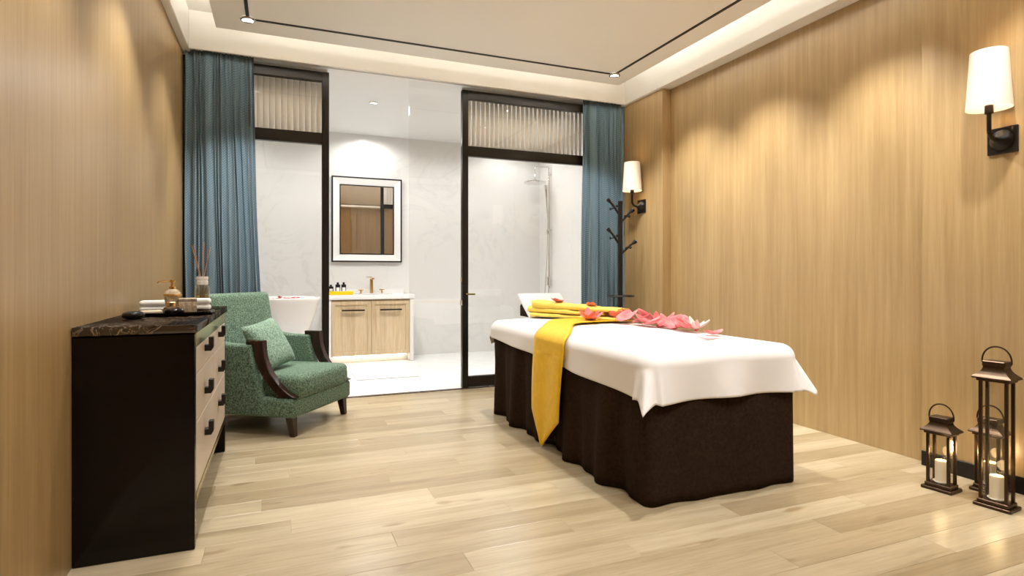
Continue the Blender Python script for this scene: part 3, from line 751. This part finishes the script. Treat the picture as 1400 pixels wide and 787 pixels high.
# ------------------------------------------------------------------ lanterns
def lantern(loc, rz, hx, hy, H_eave, H_cap, H_top, label, clabel, energy, ch_):
    L = thing('candle_lantern', label, 'lantern', loc, rz, 'bronze floor lanterns')
    bm = NB(); box(bm, (-hx-.012, -hy-.012, 0), (hx+.012, hy+.012, .016), .003); box(bm, (-hx, -hy, .016), (hx, hy, .034), .003)
    obj('base', bm, M['bronze'], L)
    p = .0065
    for sx in (-1, 1):
        for sy in (-1, 1):
            cx_, cy_ = sx*(hx-.012), sy*(hy-.012)
            obj('post', bx((cx_-p, cy_-p, .034), (cx_+p, cy_+p, H_eave-.016), .001), M['bronze'], L)
    bm = NB(); box(bm, (-hx-.002, -hy-.002, H_eave-.016), (hx+.002, hy+.002, H_eave-.004), .002)
    box(bm, (-hx-.016, -hy-.016, H_eave-.004), (hx+.016, hy+.016, H_eave+.006), .003); obj('eave', bm, M['bronze'], L)
    bm = NB(); rings = []
    hz = H_cap-.022-H_eave-.006
    for k in range(9):
        q = k/8; f = 1-(.46)*(1-(1-q)**2.2)
        rings.append([bm.verts.new((sx*(hx+.014)*f, sy*(hy+.014)*f, H_eave+.006+hz*q)) for sx, sy in ((-1, -1), (1, -1), (1, 1), (-1, 1))])
    for a, b in zip(rings, rings[1:]):
        for q in range(4): bm.faces.new((a[q], a[(q+1) % 4], b[(q+1) % 4], b[q]))
    bm.faces.new(rings[0][::-1]); bm.faces.new(rings[-1]); obj('roof', bm, M['bronze'], L)
    f = .54; obj('cap', bx((-(hx+.014)*f-.004, -(hy+.014)*f-.004, H_cap-.026), ((hx+.014)*f+.004, (hy+.014)*f+.004, H_cap), .003), M['bronze'], L)
    ry = (hy+.014)*f+.010; zc = H_cap-.012; rz_ = H_top-zc
    pts = [(0, ry*1.18*math.cos(a), zc+rz_*math.sin(a)) if False else (0, (ry+.006)*math.cos(a)*(1+.12*math.sin(a)), zc+rz_*math.sin(a)) for a in [PI*k/24 for k in range(25)]]
    obj('handle', tube(NB(), pts, .0038, 8), M['bronze'], L)
    for sx in (-1, 1):
        obj('pane', bx((sx*(hx-.012)-.001, -hy+.019, .034), (sx*(hx-.012)+.001, hy-.019, H_eave-.017)), M['lglass'], L)
    for sy in (-1, 1):
        obj('pane', bx((-hx+.019, sy*(hy-.012)-.001, .034), (hx-.019, sy*(hy-.012)+.001, H_eave-.017)), M['lglass'], L)
    k = thing('pillar_candle', clabel, 'candle', (loc[0], loc[1], .0345), 0, 'candles in the lanterns')
    obj('dish', lathe(NB(), [(0, 0), (.030, 0), (.037, .010), (.035, .011), (.028, .005), (0, .004)], 28), M['ceramic'], k)
    obj('wax', lathe(NB(), [(0, .005), (.027, .005), (.0275, ch_-.003), (.025, ch_), (.014, ch_-.006), (0, ch_-.007)], 28), M['candle'], k)
    obj('flame', lathe(NB(), [(0, ch_-.006), (.003, ch_-.003), (.0032, ch_), (.0015, ch_+.005), (0, ch_+.008)], 10), M['flame'], k)
    l = bpy.data.lights.new('flame', 'POINT'); l.energy = energy; l.color = (1, .70, .36); l.shadow_soft_size = .03
    lo = bpy.data.objects.new('flame_light', l); C.objects.link(lo); lo.location = (loc[0], loc[1], .0345+ch_+.035)
lantern((3.137, 1.897, 0), .12, .044, .058, .300, .372, .435, 'short bronze glass lantern standing apart on the left', 'ivory pillar candle inside the short left lantern', .55, .115)
lantern((3.335, 1.785, 0), .12, .044, .058, .300, .372, .435, 'short bronze glass lantern partly hidden behind the tall lantern', 'ivory pillar candle inside the hidden short lantern', 1.0, .115)
lantern((3.142, 1.655, 0), .12, .046, .062, .610, .690, .757, 'tall bronze glass lantern at the right edge of the picture', 'ivory pillar candle inside the tall lantern', .7, .115)

# ------------------------------------------------------------------ bathroom things
# vanity
va = thing('vanity_cabinet', 'oak vanity cabinet with white surround below the mirror', 'vanity', (0, 0, 0))
VX0, VX1, VY0, VY1 = .53, 1.572, 7.20, 7.70
obj('countertop', bx((VX0, VY0-.01, .790), (VX1+.012, VY1, .845), .004, 2), M['ceramic'], va)
obj('backsplash', bx((VX0, VY1-.03, .845), (VX1-.03, VY1, .905), .003), M['ceramic'], va)
for a in (VX0, VX1-.045): obj('side_panel', bx((a, VY0, .008), (a+.045, VY1, .79), .003), M['ceramic'], va)
obj('carcass', bx((VX0+.045, VY0+.03, .10), (VX1-.045, VY1, .788)), M['vanity_wood'], va)
obj('toe_kick', bx((VX0+.045, VY0+.14, .008), (VX1-.045, VY1, .10)), M['white'], va)
obj('led_strip', bx((VX0+.08, VY0+.10, .088), (VX1-.08, VY0+.115, .098)), M['led2'], va)
mid = (VX0+VX1)/2
for a, b, s in ((VX0+.049, mid-.003, 0), (mid+.003, VX1-.049, 1)):
    d = obj('door', bx((a, VY0+.014, .105), (b, VY0+.03, .770), .002), M['vanity_wood'], va)
    fw = .045
    for lo, hi in (((a, VY0+.004, .725), (b, VY0+.014, .770)), ((a, VY0+.004, .105), (b, VY0+.014, .150)), ((a, VY0+.004, .150), (a+fw, VY0+.014, .725)), ((b-fw, VY0+.004, .150), (b, VY0+.014, .725))):
        obj('door_rail', bx(lo, hi, .0015), M['vanity_wood'], d)
    ca = (a+b)/2+(-.00 if s else .02)
    obj('handle', bx((ca-.135, VY0-.022, .650), (ca+.135, VY0-.004, .668), .002), M['black'] if s else M['bronze'], d)
    for q in (-.11, .11): obj('handle_post', bx((ca+q-.006, VY0-.006, .655), (ca+q+.006, VY0+.0145, .663)), M['black'], d)
bs = thing('wash_basin', 'white sunken wash basin in the vanity top', 'basin', (1.11, 7.42, .8452))
obj('basin_rim', lathe(NB(), [(.17, .0), (.18, .008), (.165, .010), (.12, .002), (0, .001)], 36), M['ceramic'], bs)
fa = thing('basin_faucet', 'square gold basin faucet with two cross handles on the vanity', 'faucet', (1.11, 7.615, .8452))
obj('spout_body', bx((-.02, -.02, 0), (.02, .02, .20), .004), M['gold'], fa)
obj('spout', bx((-.018, -.14, .185), (.018, .018, .208), .004), M['gold'], fa)
obj('top_lever', bx((-.07, -.012, .212), (.012, .012, .222), .003), M['chrome'], fa)
for s in (-1, 1):
    h = obj('valve', lathe(NB(), [(0, 0), (.020, 0), (.020, .006), (.011, .010), (.011, .045), (0, .045)], 18, (s*.135, 0, 0)), M['gold'], fa)
    obj('cross_handle', bx((s*.135-.035, -.007, .045), (s*.135+.035, .007, .058), .003), M['gold'], h)
# amenities
tr2 = thing('amenity_tray', 'yellow rectangular tray at the left of the vanity top', 'tray', (.70, 7.33, .8455))
bm = NB(); box(bm, (-.14, -.07, 0), (.14, .07, .012), .003)
for lo, hi in (((-.14, -.07, .010), (.14, -.062, .045)), ((-.14, .062, .010), (.14, .07, .045)), ((-.14, -.062, .010), (-.132, .062, .045)), ((.132, -.062, .010), (.14, .062, .045))): box(bm, lo, hi, .002)
obj('tray_body', bm, mat('yellow_lacquer', (.82, .58, .01), .35), tr2)
for i, (x, lb) in enumerate(((.585, 'small black toiletry bottle half hidden by the dark door frame'), (.665, 'middle black toiletry bottle on the yellow tray'), (.735, 'right hand black toiletry bottle on the yellow tray'))):
    b = thing('toiletry_bottle', lb, 'bottle', (x, 7.345, .858), 0, 'toiletry bottles on the yellow tray')
    k = .8 if i == 0 else 1
    obj('bottle_body', bx((-.028, -.02, 0), (.028, .02, .115*k), .006, 2), M['black'], b)
    obj('cap', lathe(NB(), [(0, .113*k), (.013, .113*k), (.013, .140*k), (0, .142*k)], 16), M['black'], b)
    obj('label', bx((-.019, -.0212, .035), (.019, -.0200, .078*k)), M['label'], b)
tag(obj('folded_towel', bx((.625, 7.272, .8585), (.775, 7.318, .892), .012, 3), M['towel']), 'small folded white towel in front of the bottles on the yellow tray', 'towel')
tag(obj('soap_dish', bx((1.32, 7.26, .8455), (1.46, 7.34, .858), .005, 2), M['ceramic']), 'flat white soap dish at the right of the vanity top', 'dish')
# mirror
mi = thing('wall_mirror', 'wall mirror with slanted white frame and thin black edges above the vanity', 'mirror', (1.067, BY1, 1.808))
mx, mz = .449, .552
def rect_ring(bm, ax, az, bx_, bz_, ya, yb):
    o_ = [(-ax, -az), (ax, -az), (ax, az), (-ax, az)]; i_ = [(-bx_, -bz_), (bx_, -bz_), (bx_, bz_), (-bx_, bz_)]
    O = [bm.verts.new((x, ya, z)) for x, z in o_]; I = [bm.verts.new((x, yb, z)) for x, z in i_]
    O2 = [bm.verts.new((x, 0, z)) for x, z in o_]; I2 = [bm.verts.new((x, 0, z)) for x, z in i_]
    for k in range(4):
        n = (k+1) % 4
        for q in ((O[k], O[n], I[n], I[k]), (O2[k], O2[n], O[n], O[k]), (I[k], I[n], I2[n], I2[k]), (O2[k], O2[n], I2[n], I2[k])): bm.faces.new(q)
    return bm
obj('outer_frame', rect_ring(NB(), mx, mz, mx-.018, mz-.018, -.045, -.045), M['black'], mi, 0)
pieces = []
for k, (o1, o2) in enumerate((((-1, -1), (1, -1)), ((1, -1), (1, 1)), ((1, 1), (-1, 1)), ((-1, 1), (-1, -1)))):
    bm = NB(); a, b = mx-.018, mz-.018; c_, d_ = mx-.100, mz-.100
    P4 = [(o1[0]*a, -.044, o1[1]*b), (o2[0]*a, -.044, o2[1]*b), (o2[0]*c_, -.022, o2[1]*d_), (o1[0]*c_, -.022, o1[1]*d_)]
    A = [bm.verts.new(p) for p in P4]; B = [bm.verts.new((p[0], -.002, p[2])) for p in P4]
    bm.faces.new(A); bm.faces.new(B[::-1])
    for q in range(4): bm.faces.new((A[q], A[(q+1) % 4], B[(q+1) % 4], B[q]))
    obj('bevelled_frame_side', bm, M['white'], mi, 0)
obj('inner_frame', rect_ring(NB(), mx-.100, mz-.100, mx-.112, mz-.112, -.026, -.026), M['black'], mi, 0)
obj('mirror_glass', bx((-mx+.110, -.014, -mz+.110), (mx-.110, -.004, mz-.110)), M['mirror'], mi)
# bath mat
tag(obj('bath_mat', bx((.74, 6.06, .0065), (1.38, 6.55, .018), .005, 2), M['mat']), 'white bath mat on the marble floor before the vanity', 'bath mat')

# bathtub
TCX, TCY = -.42, 6.62
tb = thing('bathtub', 'white freestanding oval bathtub behind the glass beside the armchair', 'bathtub', (TCX, TCY, .0065)); tb.scale = (1, 1, 1.055)
def tubprof(prof, n=56):
    bm = NB(); rings = []
    for ax, ay, z in prof:
        rings.append([bm.verts.new((ax*math.copysign(abs(math.cos(2*PI*k/n))**.8, math.cos(2*PI*k/n)), ay*math.copysign(abs(math.sin(2*PI*k/n))**.8, math.sin(2*PI*k/n)), z)) for k in range(n)])
    for a, b in zip(rings, rings[1:]):
        for k in range(n): bm.faces.new((a[k], a[(k+1) % n], b[(k+1) % n], b[k]))
    bm.faces.new(rings[0][::-1]); bm.faces.new(rings[-1]); return bm
obj('basin', tubprof([(.46, .22, 0), (.50, .25, .02), (.56, .29, .15), (.66, .33, .33), (.745, .375, .52), (.80, .40, .68), (.825, .415, .76), (.835, .42, .79), (.825, .412, .802), (.79, .385, .800), (.77, .37, .77), (.73, .34, .62), (.60, .26, .25), (.5, .2, .18)]), M['tub'], tb, 60)
obj('water', tubprof([(.70, .33, .735), (.755, .355, .745)]), M['water'], tb)
rr = random.Random(4)
rm = petal_mesh(.062, .046, .010, .012, 'rose_petal'); rm.materials.append(M['red'])
for k in range(26):
    a, q = rr.uniform(0, 2*PI), math.sqrt(rr.random())
    o = obj('rose_petal', rm, M['red']); o.location = (TCX+.52+.20*q*math.cos(a)-.04, TCY+.02+.20*q*math.sin(a), .802+rr.uniform(.0, .055)*(1-q)+.008)
    o.rotation_euler = (rr.uniform(-.4, .4), rr.uniform(-.4, .4), rr.uniform(0, 6.3)); solid(o, .001)
    tag(o, 'red rose petal floating in the heap on the bath water', 'petal', 'red petals floating in the bathtub')

# shower
sw = thing('shower_column', 'chrome rain shower column with hand shower on the marble wall', 'shower', (3.54, 7.30, 0))
obj('riser', tube(NB(), [(-.02, 0, .90), (-.02, 0, 1.6), (-.02, 0, 2.61)], .012, 12), M['chrome'], sw)
obj('shower_arm', tube(NB(), [(-.02, 0, 2.61), (-.10, 0, 2.60), (-.21, 0, 2.595), (-.235, 0, 2.57), (-.238, 0, 2.41)], .011, 12), M['chrome'], sw)
obj('shower_head', lathe(NB(), [(0, 2.362), (.150, 2.362), (.155, 2.370), (.150, 2.385), (.05, 2.398), (.02, 2.42), (0, 2.42)], 36, (-.238, 0, 0)), M['chrome'], sw)
obj('hand_shower', tube(NB(), [(-.075, -.03, 2.34), (-.078, -.03, 2.28), (-.072, -.03, 2.15), (-.055, -.02, 1.95)], [.030, .028, .014, .010], 14), M['chrome'], sw)
obj('hose', tube(NB(), [(-.055, -.02, 1.95), (-.06, -.03, 1.6), (-.075, -.04, 1.2), (-.10, -.045, .95), (-.115, -.05, .70), (-.07, -.03, .62), (-.03, -.01, .90)], .006, 8), M['chrome'], sw)
obj('mixer', lathe(NB(), [(0, -.06), (.024, -.06), (.026, -.05), (.026, .05), (.024, .06), (0, .06)], 20, (-.03, 0, 1.0)), M['chrome'], sw)
obj('diverter', lathe(NB(), [(0, 0), (.028, .0), (.034, .02), (.034, .05), (.026, .07), (0, .07)], 20, (-.035, 0, 1.66)), M['chrome'], sw)
for z in (2.5, 1.72, .95): obj('bracket', bx((-.03, -.012, z-.012), (.02, .012, z+.012), .003), M['chrome'], sw)
